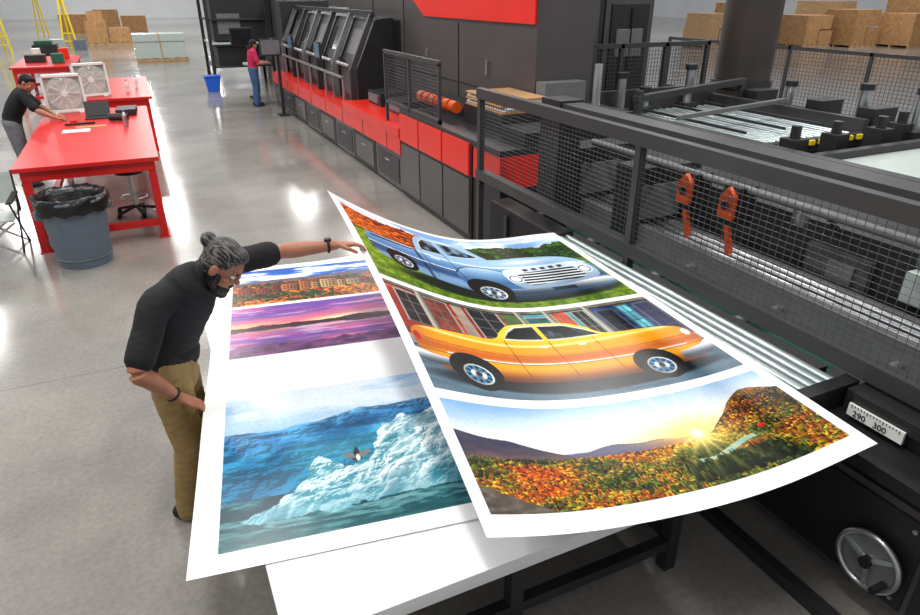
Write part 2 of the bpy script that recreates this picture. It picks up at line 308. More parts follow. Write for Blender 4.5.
def art_iceberg(x,y):
    n=fbm(x*4,y*7,61,5)
    img=mix(C(.52,.72,.90),C(.88,.92,.96),ss(.38,.66,fbm(x*3.2,y*7,63,5)-.10*y+.06))
    img=mix(img,C(.86,.90,.94),ss(.1,.26,y)*ss(.42,.2,y)*.6)
    mt=.25+.06*fbm(x*7,x*0,65)+.02*np.sin(x*7)-.03*ss(.1,.5,x)
    mr=ridge(x*6+y*2,y*7,66)
    mc=mix(C(.06,.28,.50),C(.30,.60,.80),ss(.35,.85,mr));mc=mix(mc,C(.06,.42,.55),ss(.35,.62,y)*.7);mc=mix(mc,C(.55,.76,.88),ss(.36,.22,y)*.6)
    mc=mix(mc*.75,mc*1.12,relief(ridge(x*8,y*9,68,4),.10))
    put(img,y>mt,np.clip(mc,0,1))
    img=mix(img,C(.42,.76,.82),np.exp(-((x-.36)/.2)**2-((y-.52)/.16)**2)*.45)
    sea=mix(C(.06,.26,.31),C(.34,.56,.58),ss(.35,.75,fbm(x*14,y*55,71)));sea=mix(sea,C(.25,.48,.48),ss(.82,1,y)*.4);put(img,y>.745,sea)
    e1=.016*(fbm(x*24,y*24,73,5)-.5)*2;e2=.028*(fbm(x*20,y*20,74,5)-.5)*2
    ice=[(.05,.86),(.09,.82),(.13,.815),(.165,.775),(.20,.76),(.215,.69),(.235,.66),(.25,.585),(.268,.545),(.285,.56),(.30,.60),(.325,.615),(.345,.665),(.375,.655),(.39,.625),(.425,.615),(.44,.545),(.462,.50),(.468,.43),(.485,.385),(.51,.40),(.53,.345),(.56,.335),(.575,.365),(.61,.36),(.63,.33),(.70,.30),(.74,.38),(.80,.40),(.92,.46),(1.05,.52),(1.05,.80),(.8,.835),(.55,.865),(.3,.89),(.10,.885)]
    m=inp(x+e1,y+e2,ice)
    wx=x+.05*(fbm(x*7,y*7,101)-.5);wy=y+.07*(fbm(x*7,y*7,102)-.5)
    hh=ridge(wx*10+wy*4,wy*8,103,6)*.7+.3*fbm(x*5,y*4,104);rl_=relief(hh,.16);big=fbm(wx*6,wy*5,105)
    ic=mix(C(.30,.58,.64),C(.97,.99,1),rl_*.75+ss(.35,.62,big)*.5-.05);ic=mix(ic,C(.99,1,1),ss(.5,.68,fbm(x*22,y*26,76,4))*.45)
    ic=mix(ic,C(.24,.55,.62),ss(.72,.90,y)*.55);ic=mix(ic,C(.16,.42,.50),ss(.62,.44,hh)*.45);put(img,m,ic)
    rf=inp(x+.03*(n-.5),y,[(.06,.885),(.3,.895),(.55,.87),(.95,.83),(.9,.90),(.5,.95),(.15,.93)]);img=mix(img,C(.62,.80,.81),rf*.5*ss(.3,.6,fbm(x*20,y*70,77)))
    def bp(l): return smooth_poly([(.385+(a-.385)*.55,.625+(b_-.625)*.60) for a,b_ in l])
    put(img,inp(x,y,bp([(.355,.60),(.368,.52),(.380,.47),(.392,.475),(.40,.53),(.408,.60),(.385,.625)])),C(.24,.23,.24))
    put(img,ell(x,y,.386,.603,.006,.022)<1,C(.92,.92,.90));put(img,inp(x,y,bp([(.360,.53),(.308,.52),(.318,.56),(.368,.59)]))|inp(x,y,bp([(.402,.53),(.455,.52),(.445,.56),(.40,.59)])),C(.52,.50,.50))
    return img
def art_autumn(x,y):
    asp=2.6
    img=mix(C(.12,.36,.74),C(.92,.94,.96),ss(.45,.62,fbm(x*5,y*8,83,5)))
    put(img,y>.28+.12*vn(x*5,x*0,85),mix(C(.24,.27,.44),C(.55,.43,.40),ridge(x*9,y*7,86)))
    def pal(g,k,X,Y):
        c=C(.86,.50,.08) if g<.48 else (C(.66,.26,.07) if g<.58 else C(.22,.32,.09));return c*(.6+.5*k)
    put(img,y>.44,C(.25,.17,.06));forest(img,lambda X:.42,1200,.03,.055,asp,pal,88,(0,1),.62,.3)
    rg=np.random.RandomState(4);xx=.02
    while xx<.98:
        w_=.03+.05*rg.rand();h=.10+.16*rg.rand();c=[C(.80,.48,.25),C(.65,.28,.18),C(.84,.70,.48),C(.52,.25,.17),C(.82,.60,.35)][rg.randint(5)];y1=.70+.03*rg.rand()
        put(img,(x>xx)&(x<xx+w_)&(y>y1-h)&(y<y1),mix(c,c*.6,np.clip((x-xx)/w_,0,1)));put(img,inp(x,y,[(xx-.004,y1-h),(xx+w_*.5,y1-h-.06),(xx+w_+.004,y1-h)]),C(.42,.15,.10))
        put(img,(x>xx+.006)&(x<xx+w_-.006)&(y>y1-h+.03)&(y<y1-.02)&(((x-xx)%.016)>.008)&(((y-y1)%.06)>.025),C(.14,.09,.09));xx+=w_+.012*rg.rand()
    put(img,y>.72,mix(C(.45,.52,.09),C(.18,.26,.05),fbm(x*20,y*20,89)));forest(img,lambda X:.72,800,.03,.06,asp,pal,90,(0,1),1.03,.2)
    return img
def art_purple(x,y):
    img=mix(C(.45,.30,.66),C(.97,.72,.52),np.exp(-((y-.43)/.13)**2));img=mix(img,C(.86,.40,.60),ss(.42,.62,fbm(x*4,y*16,91,5))*.75)
    img=mix(img,C(.88,.78,.93),ss(.56,.72,fbm(x*6,y*22,95,5))*.7);img=mix(img,C(1,.92,.70),np.exp(-((x-.45)/.12)**2-((y-.44)/.05)**2))
    put(img,(np.abs(y-.48)<.02+.07*fbm(x*12,x*0,93)),mix(C(.14,.07,.16),C(.36,.18,.26),fbm(x*30,y*30,92)))
    img=mix(img,C(.93,.62,.54),ss(.5,.8,fbm(x*6,y*60,94))*(y>.5)*.6)
    put(img,y>.82+.2*(fbm(x*9,x*0,97)-.5),mix(C(.18,.08,.24),C(.60,.37,.58),ridge(x*20,y*14,99)));return img
def sheet(name,P,nu,nv,arts,edgecol=(.95,.95,.945)):
    U1=np.linspace(0,1,nu);V1=np.linspace(0,1,nv);u,v=np.meshgrid(U1,V1)
    co=P(u,v);co=np.stack(co,-1).reshape(-1,3)
    col=np.empty((nv,nu,3));col[:]=edgecol
    for (u0,u1,v0,v1,fn) in arts:
        iu=np.where((U1>=u0)&(U1<=u1))[0];iv=np.where((V1>=v0)&(V1<=v1))[0];a,b_,c,d=iu[0],iu[-1]+1,iv[0],iv[-1]+1
        x=(u[c:d,a:b_]-u0)/(u1-u0);y=(v[c:d,a:b_]-v0)/(v1-v0);im=fn(x,y)
        im=im*(1+.10*(fbm(x*150,y*120,7,2)-.5)[...,None]);im=np.clip((.5+(im-.5)*1.12)*.93,0,1);col[c:d,a:b_]=im
    col=col.reshape(-1,3)
    me=bpy.data.meshes.new(name)
    i=np.arange(nu*nv).reshape(nv,nu);q=np.stack([i[:-1,:-1],i[1:,:-1],i[1:,1:],i[:-1,1:]],-1).reshape(-1,4)
    me.vertices.add(len(co));me.vertices.foreach_set('co',co.astype(np.float32).ravel())
    me.loops.add(q.size);me.loops.foreach_set('vertex_index',q.astype(np.int32).ravel())
    me.polygons.add(len(q));me.polygons.foreach_set('loop_start',np.arange(0,q.size,4,dtype=np.int32))
    me.update(calc_edges=True);me.polygons.foreach_set('use_smooth',np.ones(len(q),bool))
    l=np.where(col<=.04045,col/12.92,((col+.055)/1.055)**2.4)
    at=me.color_attributes.new('print','FLOAT_COLOR','POINT')
    at.data.foreach_set('color',np.concatenate([l,np.ones((len(l),1))],1).astype(np.float32).ravel())
    m=bpy.data.materials.new(name+'_ink');m.use_nodes=True;N=m.node_tree.nodes;L=m.node_tree.links;b_=N['Principled BSDF']
    a=N.new('ShaderNodeAttribute');a.attribute_name='print';g=N.new('ShaderNodeNewGeometry');mx=N.new('ShaderNodeMixRGB')
    mx.inputs[2].default_value=(.85,.85,.84,1);L.new(g.outputs['Backfacing'],mx.inputs[0]);L.new(a.outputs['Color'],mx.inputs[1]);L.new(mx.outputs[0],b_.inputs['Base Color'])
    b_.inputs['Roughness'].default_value=.26;b_.inputs['Specular IOR Level'].default_value=.32
    me.materials.append(m);ob=bpy.data.objects.new(name,me);bpy.context.collection.objects.link(ob);return ob
def P1(u,v):
    A=(1.10,4.62,1.5);Bq=(2.85,4.25,1.03);Cq=(2.67,1.32,1.0);D=(.87,1.61,.95)
    r=[(1-u)*(1-v)*A[k]+u*(1-v)*Bq[k]+u*v*Cq[k]+(1-u)*v*D[k] for k in range(3)]
    r[2]=r[2]+.10*4*v*(1-v)*(1-u)**1.5-(.24-.13*v)*np.sin(np.pi*u)*(1-.35*u)+.012*np.sin(u*7+v*5)*np.sin(np.pi*u)
    r[1]=r[1]-.05*np.sin(np.pi*u)*v
    return r
sheet('printed_poster_sheet',P1,700,1080,[(.03,.97,.018,.42,art_bluecar),(.03,.97,.437,.745,art_yellowcar),(.03,.97,.765,.968,art_sunset)])
def P2(u,v):
    a=(.988,-.156);b_=(.156,.988);U=u*1.85;W=(1-v)*3.2
    return [-.19+a[0]*U+b_[0]*W,2.06+a[1]*U+b_[1]*W,.772+.0*u+.02*np.exp(-((u)/.05)**2-((v-.65)/.12)**2)]
L2=3.2
sheet('printed_poster_sheet.001',P2,560,900,[(.06,.94,1-1.24/L2,1-.10/L2,art_iceberg),(.06,.94,1-2.42/L2,1-1.70/L2,art_purple),(.06,.94,1-3.12/L2,1-2.46/L2,art_autumn)])
# ---------------------------------------------------------------- sheet stack on a lift table
b=B('sheet_lift_table')
b.box(.10,2.25,1.62,5.12,.72,.765,paper)
b.box(.115,2.24,1.63,5.11,.68,.72,paper)
b.box(.25,2.2,1.75,5.0,.60,.68,drk)
for x in(.4,1.15,2.1):
    for y in(1.85,4.9): b.box(x-.035,x+.035,y-.035,y+.035,.0,.6,drk)
for y in(1.85,4.9): b.box(.4,2.1,y-.03,y+.03,.15,.21,drk)
b.bar((.4,1.85,.2),(.4,4.9,.2),.05,.05,drk);b.bar((2.1,1.85,.2),(2.1,4.9,.2),.05,.05,drk)
b.done(.003)
# ---------------------------------------------------------------- delivery conveyor + guard (right)
b=B('print_delivery_conveyor')
for i,x in enumerate(np.linspace(2.735,3.02,5)): b.cyl((x,1.78,.95),(x,4.3,.95),.0255,chrome,14)
for i,x in enumerate(np.linspace(2.33,2.66,5)): b.cyl((x,4.0,.95),(x,4.3,.95),.0255,chrome,14)
b.box(2.68,3.08,1.70,1.78,.86,1.0,blk);b.box(2.28,3.08,4.3,4.36,.86,.99,blk)
for y in(2.3,2.9,3.5,4.1): b.box(2.72,3.05,y,y+.03,.88,.935,drk)
b.box(2.70,3.08,-1.2,4.4,.80,.87,deep);b.box(2.28,2.70,3.95,4.36,.84,.87,deep);b.box(2.32,2.38,4.28,4.34,0,.85,drk)
b.box(2.96,3.10,-1.2,1.68,.82,1.0,blk);b.box(2.92,2.97,-1.2,1.62,.95,1.02,drk)
b.box(2.86,3.6,-1.2,2.02,.06,.66,gra);b.box(2.845,2.865,-1.2,1.05,.10,.62,blk);b.box(2.845,2.865,1.08,1.98,.10,.62,blk)
for y in(1.0,1.13): 
    for z in(.15,.57): b.cyl((2.838,y,z),(2.846,y,z),.012,alu,8)
b.box(2.95,3.5,-1.2,2.0,.66,.84,deep)
for y in(-.9,0,1,1.9): b.box(2.95,3.05,y-.04,y+.04,0,.06,foot)
b.box(3.08,3.3,2.02,5.8,.1,.86,deep)
for y in(2.7,3.6,4.5,5.4): b.box(3.05,3.08,y,y+.05,.05,.8,drk)
b.box(2.55,2.62,-1.0,2.4,0,.07,drk);b.box(2.55,3.05,2.36,2.43,0,.07,drk)
# interior: belt, cross rollers, drive housings, tooling
b.box(3.15,5.3,-1.2,5.8,.3,.62,deep);b.box(3.2,3.75,-1.2,5.2,.62,.72,grn)
for i in range(7): b.cyl((3.2,.2+.85*i,.80),(4.25,.2+.85*i,.80),.035,midg,10)
b.box(3.78,3.86,-1.2,5.2,.62,.95,midg);b.box(4.12,4.18,-1.2,5.2,.62,.95,midg)
for x in np.linspace(3.9,4.08,3): b.cyl((x,-1.2,.93),(x,5.2,.93),.022,alu,10)
for y in(4.3,5.2): b.box(3.7,4.4,y,y+.3,.6,1.45,blk);b.box(3.75,4.2,y-.02,y,1.0,1.3,midg)
b.box(4.3,5.3,-1.2,5.8,.62,1.30,blk)
for y in(-.2,1.1,2.5): b.box(4.25,4.31,y,y+.5,.8,1.15,gra);b.box(4.23,4.26,y+.1,y+.3,.95,1.08,midg)
b.cyl((3.95,-1.2,1.48),(3.95,5.3,1.48),.03,midg,12)
for y in(3.35,3.80):
    b.box(3.86,4.04,y,y+.16,1.2,1.5,deep);b.prism([(y+.01,1.26),(y+.15,1.26),(y+.15,1.42),(y+.08,1.50),(y+.01,1.44)],0,3.82,3.86,org);b.cyl((3.80,y+.08,1.36),(3.86,y+.08,1.36),.03,blk,12);b.bar((3.88,y+.08,1.2),(3.88,y+.02,.98),.04,.04,org)
for y in(.6,2.0): b.box(4.2,4.3,y,y+.25,1.0,1.2,offw)
for y in(.3,1.8,2.7): b.bar((3.95,y,1.48),(4.3,y+.1,1.25),.03,.03,drk);b.cyl((4.1,y+.3,1.3),(4.1,y+.3,1.42),.05,alu,12)
# guard frame
X0=3.06
b.box(X0,X0+.07,-1.2,6.12,1.84,1.94,frame);b.box(X0,X0+.09,-1.2,6.12,1.02,1.12,frame)
for y in(-1.0,1.07,3.6,6.07): b.box(X0+.005,X0+.065,y-.03,y+.03,.06,1.85,frame)
for y0,y1 in((1.10,3.57),(3.63,6.04),(-1,1.04)):
    meshpanel(b,(X0+.03,y0,1.12),(0,y1-y0,0),(0,0,.72),int((y1-y0)/.05),20,.0036)
b.box(3.42,3.62,-1.2,5.4,1.80,1.90,frame);b.box(3.40,3.65,5.1,5.42,.62,1.92,blk)
b.done(.004)
t=bpy.data.curves.new('ruler_numbers','FONT')
rl=B('ruler_scale');rl.box(2.903,2.917,1.34,1.62,.90,.965,wht)
for k in range(16): rl.box(2.900,2.903,1.36+.016*k,1.363+.016*k,.954 if k%5 else .947,.964,deep)
rl.done()
t.body='290   300';t.size=.045;t.extrude=.001;to=bpy.data.objects.new('ruler_numbers',t);t.materials.append(deep)
to.matrix_world=Matrix(((0,0,-1,2.901),(-1,0,0,1.59),(0,1,0,.908),(0,0,0,1)));bpy.context.collection.objects.link(to)
to.parent=bpy.data.objects['ruler_scale']
b=B('hand_wheel')
c=V((2.79,1.25,.30))
b.torus(c,(1,0,0),.15,.016,alu);b.cyl(c+V((.0,0,0)),c+V((.05,0,0)),.035,alu,20);b.cyl(c+V((.012,0,0)),c+V((.02,0,0)),.14,midg,32)
for k in range(3):
    a=k*2*math.pi/3+.4;b.bar(c,c+V((0,math.cos(a)*.15,math.sin(a)*.15)),.02,.02,chrome)
b.cyl(c+V((0,-.10,-.06)),c+V((-.09,-.10,-.06)),.018,foot,14);b.cyl(c+V((-.03,0,0)),c,.03,foot,14);b.done()
b=B('emergency_stop_lever');b.box(2.855,2.915,1.12,1.20,.90,.98,blk);b.cyl((2.865,1.16,.94),(2.825,1.16,.94),.03,red,14);b.done()
# ---------------------------------------------------------------- transfer deck behind
b=B('roller_transfer_deck')
b.box(5.55,7.4,4.9,7.3,.9,1.28,deep)
for x in np.linspace(5.65,7.3,15): b.cyl((x,4.98,1.33),(x,7.25,1.33),.028,chrome,10)
b.box(5.5,7.45,4.86,4.94,1.22,1.36,drk)
for k in range(12):
    b.box(5.55+.155*k,5.55+.155*k+.08,4.83,4.865,1.30,1.355,yel)
b.box(5.45,5.56,-1,7.4,1.2,1.45,frame);b.box(7.4,7.48,4.9,7.4,1.2,1.5,frame);b.box(5.5,7.48,7.3,7.38,1.2,1.62,frame)
b.box(5.7,8.2,2.6,4.1,.9,1.35,offw);b.box(5.6,5.7,2.6,4.2,.9,1.42,frame);b.box(5.6,8.2,4.1,4.2,.9,1.42,drk)
for x,y in((5.7,4.5),(6.3,4.5),(7.0,4.5),(7.5,4.6)):
    b.box(x,x+.18,y-.1,y+.1,1.15,1.5,blk);b.cyl((x+.09,y,1.5),(x+.09,y,1.62),.05,drk)
b.box(5.5,8.3,4.3,4.8,.9,1.15,drk)
for x,y in((5.6,0),(8.0,0),(5.6,7.1),(8.0,2.8)): b.box(x-.05,x+.05,y+.05,y+.15,0,.9,drk)
for x in(5.9,6.5,7.1): b.bar((x,5.2,1.42),(x+.02,7.1,1.42),.03,.03,drk)
for (x,y,h) in((5.7,7.15,.55),(6.1,7.15,.35),(6.9,7.2,.6),(7.7,6.2,.45),(7.9,5.3,.5),(7.7,4.5,.55)):
    b.cyl((x,y,1.3),(x,y,1.25+h),.06,alu,14);b.box(x-.11,x+.11,y-.09,y+.09,1.2,1.42,drk);b.cyl((x,y,1.25+h),(x,y,1.32+h),.08,blk,14)
b.bar((5.5,6.6,1.62),(7.6,6.9,1.70),.10,.08,frame);b.bar((5.55,5.9,1.5),(7.5,6.1,1.55),.06,.05,midg)
for x,y in((5.55,6.6),(7.55,6.88)): b.box(x-.04,x+.04,y-.04,y+.04,1.2,1.72,frame)
b.box(7.5,8.2,4.9,7.3,.6,1.1,drk);b.box(7.6,7.75,4.4,7.2,1.1,1.35,midg)
for y in(4.9,5.6,6.6): b.box(7.55,7.95,y,y+.22,1.35,1.6,blk)
b.done(.004)
b=B('machine_guard_fence')
for x in np.linspace(5.42,7.8,4): b.box(x-.03,x+.03,7.85,7.91,0,2.15,frame)
b.box(5.4,7.83,7.85,7.91,2.1,2.16,frame);b.box(5.4,7.83,7.85,7.91,1.2,1.26,frame)
meshpanel(b,(5.42,7.88,1.25),(2.38,0,0),(0,0,.85),44,16,.006)
for y in(7.45,7.85): b.box(5.39,5.45,y,y+.06,0,2.15,frame)
b.done()
b=B('control_cabinet')
b.box(5.5,6.4,8.6,9.6,0,2.9,blk);b.box(5.48,5.52,8.7,9.5,.2,2.8,deep);b.box(5.6,6.3,8.57,8.61,.2,2.8,gra)
b.box(6.5,7.4,8.7,9.7,0,2.75,gra);b.box(6.6,7.3,8.67,8.71,.2,2.65,blk);b.box(6.7,7.2,8.65,8.68,1.9,2.3,midg);b.box(6.95,6.98,8.64,8.66,.3,2.6,deep);b.done(.01)
b=B('steel_column_tank')
b.cyl((8.75,8.0,0),(8.75,8.0,3.6),.42,tank,32);b.cyl((8.75,8.0,1.45),(8.75,8.0,1.55),.46,drk,32);b.cyl((8.75,8.0,0),(8.75,8.0,.1),.55,drk,32);b.done()
b=B('perimeter_fence')
for y in np.linspace(5,14.5,6): b.box(12.97,13.03,y-.03,y+.03,0,1.75,frame)
b.box(12.97,13.03,5,14.5,1.68,1.75,frame);b.box(12.97,13.03,5,14.5,.5,.56,frame)
meshpanel(b,(13,5,.55),(0,9.5,0),(0,0,1.15),110,16,.008);b.done()
# ---------------------------------------------------------------- printing press
b=B('digital_printing_press')
XF=3.38
for i in range(8):
    y0=9.25+1.24*i;b.box(XF,5.3,y0,y0+1.21,.05,.60,blk if i%2 else gra);b.box(XF-.01,XF+.02,y0+.1,y0+1.1,.12,.52,gra if i%2 else drk)
    b.box(XF-.03,XF-.005,y0+.5,y0+.7,.40,.42,alu)
b.box(XF-.03,4.0,9.22,19.2,.60,.86,red2);b.box(XF-.05,4.4,9.22,12.2,.86,1.0,red2)
for y in np.arange(9.8,19,1.24): b.box(XF-.035,XF-.03,y,y+.01,.61,.85,deep)
b.box(4.0,5.3,9.2,19.2,.6,1.0,deep)
b.box(3.36,5.2,6.82,9.18,.04,1.2,blk)
for y0,y1 in((6.86,7.62),(7.66,8.42),(8.46,9.16)): b.box(3.345,3.37,y0,y1,.1,.80,gra);b.box(3.335,3.37,y0,y1,.84,1.22,red2)
b.box(3.38,5.2,6.14,6.8,.04,.84,blk);b.box(3.37,5.2,6.14,6.8,.84,1.2,red2)
b.box(3.36,5.2,6.14,9.18,1.2,1.27,drk)
b.prism([(7.35,1.0),(14.2,1.0),(15.6,2.85),(7.35,2.85)],0,4.5,5.35,gra)
b.prism([(7.38,2.45),(10.9,2.45),(11.6,2.80),(7.38,2.80)],0,4.47,4.51,red2)
for y in(9.6,11.9,13.6): b.box(4.49,4.505,y,y+.02,1.15,2.8 if y>11.6 else 2.4,deep)
b.box(4.49,4.505,7.36,14.4,1.55,1.565,deep)
for y in(8.6,10.8,12.9): b.box(4.46,4.50,y,y+.04,1.75,1.95,alu)
b.prism([(12.1,1.75),(13.4,1.75),(13.4,2.35),(12.1,2.35)],0,4.485,4.50,glassd)
b.box(4.3,4.5,7.3,14.3,.95,1.15,blk)
b.cyl((4.6,14.0,2.85),(4.6,14.0,3.0),.07,blamp,14);b.cyl((4.6,11.0,2.85),(4.6,11.0,2.95),.05,alu)
for y in(10.1,11.2): b.box(3.75,4.25,y,y+.7,1.0,1.22,blk);b.box(3.72,3.76,y+.1,y+.6,1.05,1.18,midg)
for i,y in enumerate(np.arange(12.5,19,1.28)):
    b.prism([(3.75,.86),(3.75,1.5),(4.15,2.35),(5.3,2.45),(5.3,.86)],1,y,y+1.16,blk)
    b.prism([(3.60,.86),(3.60,1.5),(4.05,2.45),(4.15,2.45),(3.72,1.5),(3.72,.86)],1,y-.04,y+.04,midg if i%2 else frame)
    b.prism([(3.73,1.0),(3.73,1.45),(3.76,1.45),(3.76,1.0)],1,y+.15,y+1.0,gra)
    b.bar((3.86,y+.6,1.72),(4.06,y+.6,2.16),.75,.03,glassd if i%2 else gra,up=(-1,0,.4))
    b.cyl((3.66,y+.15,1.55),(3.66,y+1.05,1.55),.035,alu)
    b.bar((3.62,y+.3,1.62),(3.45,y+.15,1.72),.03,.03,drk)
    if i in(1,3): b.box(3.36,3.40,y-.1,y+.32,1.60,1.92,blk);b.box(3.345,3.36,y-.07,y+.29,1.63,1.89,screen)
b.box(4.05,4.12,12.4,19.2,2.42,2.50,drk)
b.box(3.45,3.49,12.5,19.0,1.35,1.39,alu)
for y in np.linspace(12.5,19,6): b.box(3.45,3.49,y,y+.04,.86,1.38,alu)
b.box(3.7,5.0,18.9,19.6,.3,2.6,blk)
b.box(3.40,3.44,7.85,9.95,1.98,2.04,frame);b.box(3.40,3.44,7.85,9.95,1.27,1.32,frame)
for y in(7.85,8.9,9.9): b.box(3.40,3.44,y,y+.05,1.0,2.0,frame)
meshpanel(b,(3.42,7.88,1.3),(0,2.03,0),(0,0,.7),44,16,.005)
b.box(3.9,4.3,7.2,9.6,1.27,1.40,deep)
for k in range(6): b.cyl((3.72,8.0+.22*k,1.44),(3.72,8.15+.22*k,1.44),.075,org,16)
b.box(3.8,4.46,6.9,7.95,1.27,1.50,blk);b.box(3.7,4.4,6.2,6.75,1.27,1.42,blk)
b.cyl((4.9,6.6,1.2),(4.9,6.6,2.05),.05,alu);b.box(4.6,5.15,6.2,7.0,1.2,1.55,blk);b.box(4.5,5.1,7.1,7.32,1.2,1.8,midg)
b.done(.006)
b=B('board_stack');
for k in range(7): b.box(3.80+.03*(k%3),4.44+.02*(k%2),6.92+.02*(k%2),7.9+.02*(k%3),1.503+.024*k,1.522+.024*k,paper if k%3 else card)
b.done()
b=B('press_operator_console')
b.box(2.9,3.15,20.3,20.8,0,.05,drk);b.box(3.0,3.08,20.5,20.58,0,1.3,drk);b.bar((3.04,20.5,1.3),(2.75,19.9,1.75),.05,.05,drk)
b.box(2.45,3.05,19.75,19.82,1.5,1.95,blk);b.box(2.48,3.02,19.73,19.76,1.53,1.92,glassd);b.box(2.8,3.3,20.2,20.6,.95,1.0,offw);b.done(.005)
b=B('operator_monitor_arm')
b.box(3.15,3.22,17.2,17.27,.0,1.5,drk);b.box(3.05,3.32,17.1,17.4,0,.04,drk);b.bar((3.18,17.23,1.5),(2.95,16.9,1.62),.04,.04,drk);b.box(2.72,3.22,16.82,16.87,1.45,1.82,blk);b.box(2.75,3.19,16.81,16.825,1.48,1.79,midg);b.done(.005)
b=B('delivery_frame_rack')
for x in(2.3,4.2):
    for y in(23.5,25.5): b.box(x-.05,x+.05,y-.05,y+.05,0,3.0,drk)
for z in(.6,1.3,2.0,2.95): b.box(2.3,4.2,23.45,25.55,z,z+.06,drk if z!=1.3 else offw)
b.box(2.5,4.0,23.7,25.3,.66,1.2,blk);b.box(2.45,4.1,23.6,25.4,1.4,2.9,blk);b.box(2.6,3.3,23.56,23.6,1.6,2.2,midg);b.box(4.3,6.2,21,27,0,2.8,gra)
b.done(.01)
b=B('blue_storage_bin');b.prism([(1.95,0),(2.28,0),(2.35,.42),(1.88,.42)],1,22.6,23.0,blu);b.box(1.85,2.38,22.57,23.03,.42,.46,blu);b.done(.01)
# ---------------------------------------------------------------- tables
def table(name,x0,x1,y0,y1,h=1.0,shelf=True):
    b=B(name);b.box(x0,x1,y0,y1,h-.05,h,red);b.box(x0+.06,x1-.06,y0+.06,y1-.06,h-.17,h-.05,red)
    ys=[y0+.12,y1-.12]
    for y in ys:
        for x,s in((x0+.1,-1),(x1-.1,1)):
            b.bar((x,y,h-.08),(x,y,0),.09,.09,red);b.box(x-.06,x+.06,y-.06,y+.06,0,.015,red)
        b.box(x0+.1,x1-.1,y-.035,y+.035,.16,.24,red)
    if shelf:
        for x in(x0+.1,x1-.1): b.box(x-.035,x+.035,ys[0],ys[1],.16,.24,red)
    return b.done(.005)
table('work_table',-1.47,.05,8.6,12.9,1.03);table('work_table',-1.32,.18,14.1,17.7,1.03);table('work_table',-3.05,-1.5,21.6,25.2)
def fan(x,y,z,rot=0):
    b=B('box_fan');w=.29;T=Matrix.Translation((x,y,z))@Matrix.Rotation(rot,4,'Z')
    for a in((-w,-w+.035,0,.6),(w-.035,w,0,.6)): b.box(a[0],a[1],-.06,.06,a[2]+.02,a[3],wht,T)
    b.box(-w,w,-.06,.06,.02,.06,wht,T);b.box(-w,w,-.06,.06,.56,.6,wht,T);b.box(-.22,-.15,-.1,.1,0,.02,wht,T);b.box(.15,.22,-.1,.1,0,.02,wht,T)
    b.box(-w+.03,w-.03,.02,.03,.06,.56,offw,T)
    cc=T@V((0,-.05,.31));ax=(T.to_3x3()@V((0,1,0)))
    for r in np.linspace(.04,.25,11): b.torus(cc,ax,r,.006,wht,24,4)
    for k in range(12):
        a=k*math.pi/6;b.bar(cc,cc+(T.to_3x3()@V((math.cos(a)*.25,0,math.sin(a)*.25))),.008,.008,wht)
    b.cyl(cc-ax*.01,cc+ax*.03,.05,wht,16)
    for k in range(5):
        a=k*2*math.pi/5;b.bar(cc+ax*.03,cc+ax*.05+(T.to_3x3()@V((math.cos(a)*.22,0,math.sin(a)*.22))),.09,.008,wht)
    b.cyl(T@V((0,-.06,.52)),T@V((0,-.08,.52)),.02,wht,10)
    b.done(.004)
fan(-1.12,12.62,1.031,.15);fan(-.80,14.5,1.031,.25)
b=B('laptop_computer')
b.box(-.85,-.5,11.75,12.0,1.032,1.05,drk);b.bar((-.67,12.0,1.05),(-.67,12.09,1.26),.35,.012,blk,up=(0,1,0));b.done(.003)
b=B('camera_gear_pile')
b.box(-.42,-.12,11.9,12.15,1.032,1.13,blk);b.cyl((-.5,11.5,1.09),(-.25,11.4,1.09),.055,blk);b.box(-.4,-.1,12.3,12.5,1.032,1.11,blk);b.bar((-1.1,11.3,1.05),(-.7,11.35,1.05),.03,.03,deep);b.box(-1.05,-.95,11.6,11.68,1.032,1.06,red);b.done(.01)
b=B('paper_notes')
b.box(-1.1,-.75,10.7,10.95,1.031,1.036,wht);b.box(-.95,-.55,11.05,11.2,1.031,1.034,card);b.done()
def bottle(x,y,z,cap,body):
    b=B('water_bottle');b.cyl((x,y,z),(x,y,z+.16),.033,body,14);b.cyl((x,y,z+.16),(x,y,z+.21),.033,body,14,.014);b.cyl((x,y,z+.21),(x,y,z+.235),.016,cap,12);b.torus((x,y,z+.1),(0,0,1),.033,.003,cap,16,6);b.done()
bottle(-.28,10.9,1.031,blu,alu);bottle(-.22,14.9,1.031,red,wht);bottle(-.05,15.6,1.031,blu,wht)
b=B('trash_bin')
cx,cy=-.92,8.18
b.cyl((cx,cy,0),(cx,cy,.76),.27,binm,32,.345,caps=False);b.cyl((cx,cy,0),(cx,cy,.02),.27,binm,32);b.torus((cx,cy,.76),(0,0,1),.35,.022,binm,36,8)
b.torus((cx,cy,.1),(0,0,1),.283,.008,binm,36,6)
for a in (0.3,3.44): b.box(-.03,.03,-.06,.06,-.04,.04,binm,Matrix.Translation((cx+math.cos(a)*.36,cy+math.sin(a)*.36,.62))@Matrix.Rotation(a,4,'Z'))
n=40;vs=[];fs=[]
prof=[(.372,.64),(.378,.72),(.37,.80),(.345,.812),(.31,.74),(.27,.55),(.2,.4),(.0,.36)]
for j,(r,z) in enumerate(prof):
    for i in range(n):
        a=2*math.pi*i/n;w=.012*math.sin(i*5.3+j)+.01*math.sin(i*2.1+j*2);vs.append((cx+(r+w*(r>0))*math.cos(a),cy+(r+w*(r>0))*math.sin(a),z+(.02*math.sin(i*1.9) if j in(0,) else w)))
for j in range(len(prof)-1):
    for i in range(n): fs.append((j*n+i,j*n+(i+1)%n,(j+1)*n+(i+1)%n,(j+1)*n+i))
b.add(vs,fs,bagm,True);b.done()
b=B('work_stool')
c=V((-.35,9.9,0))
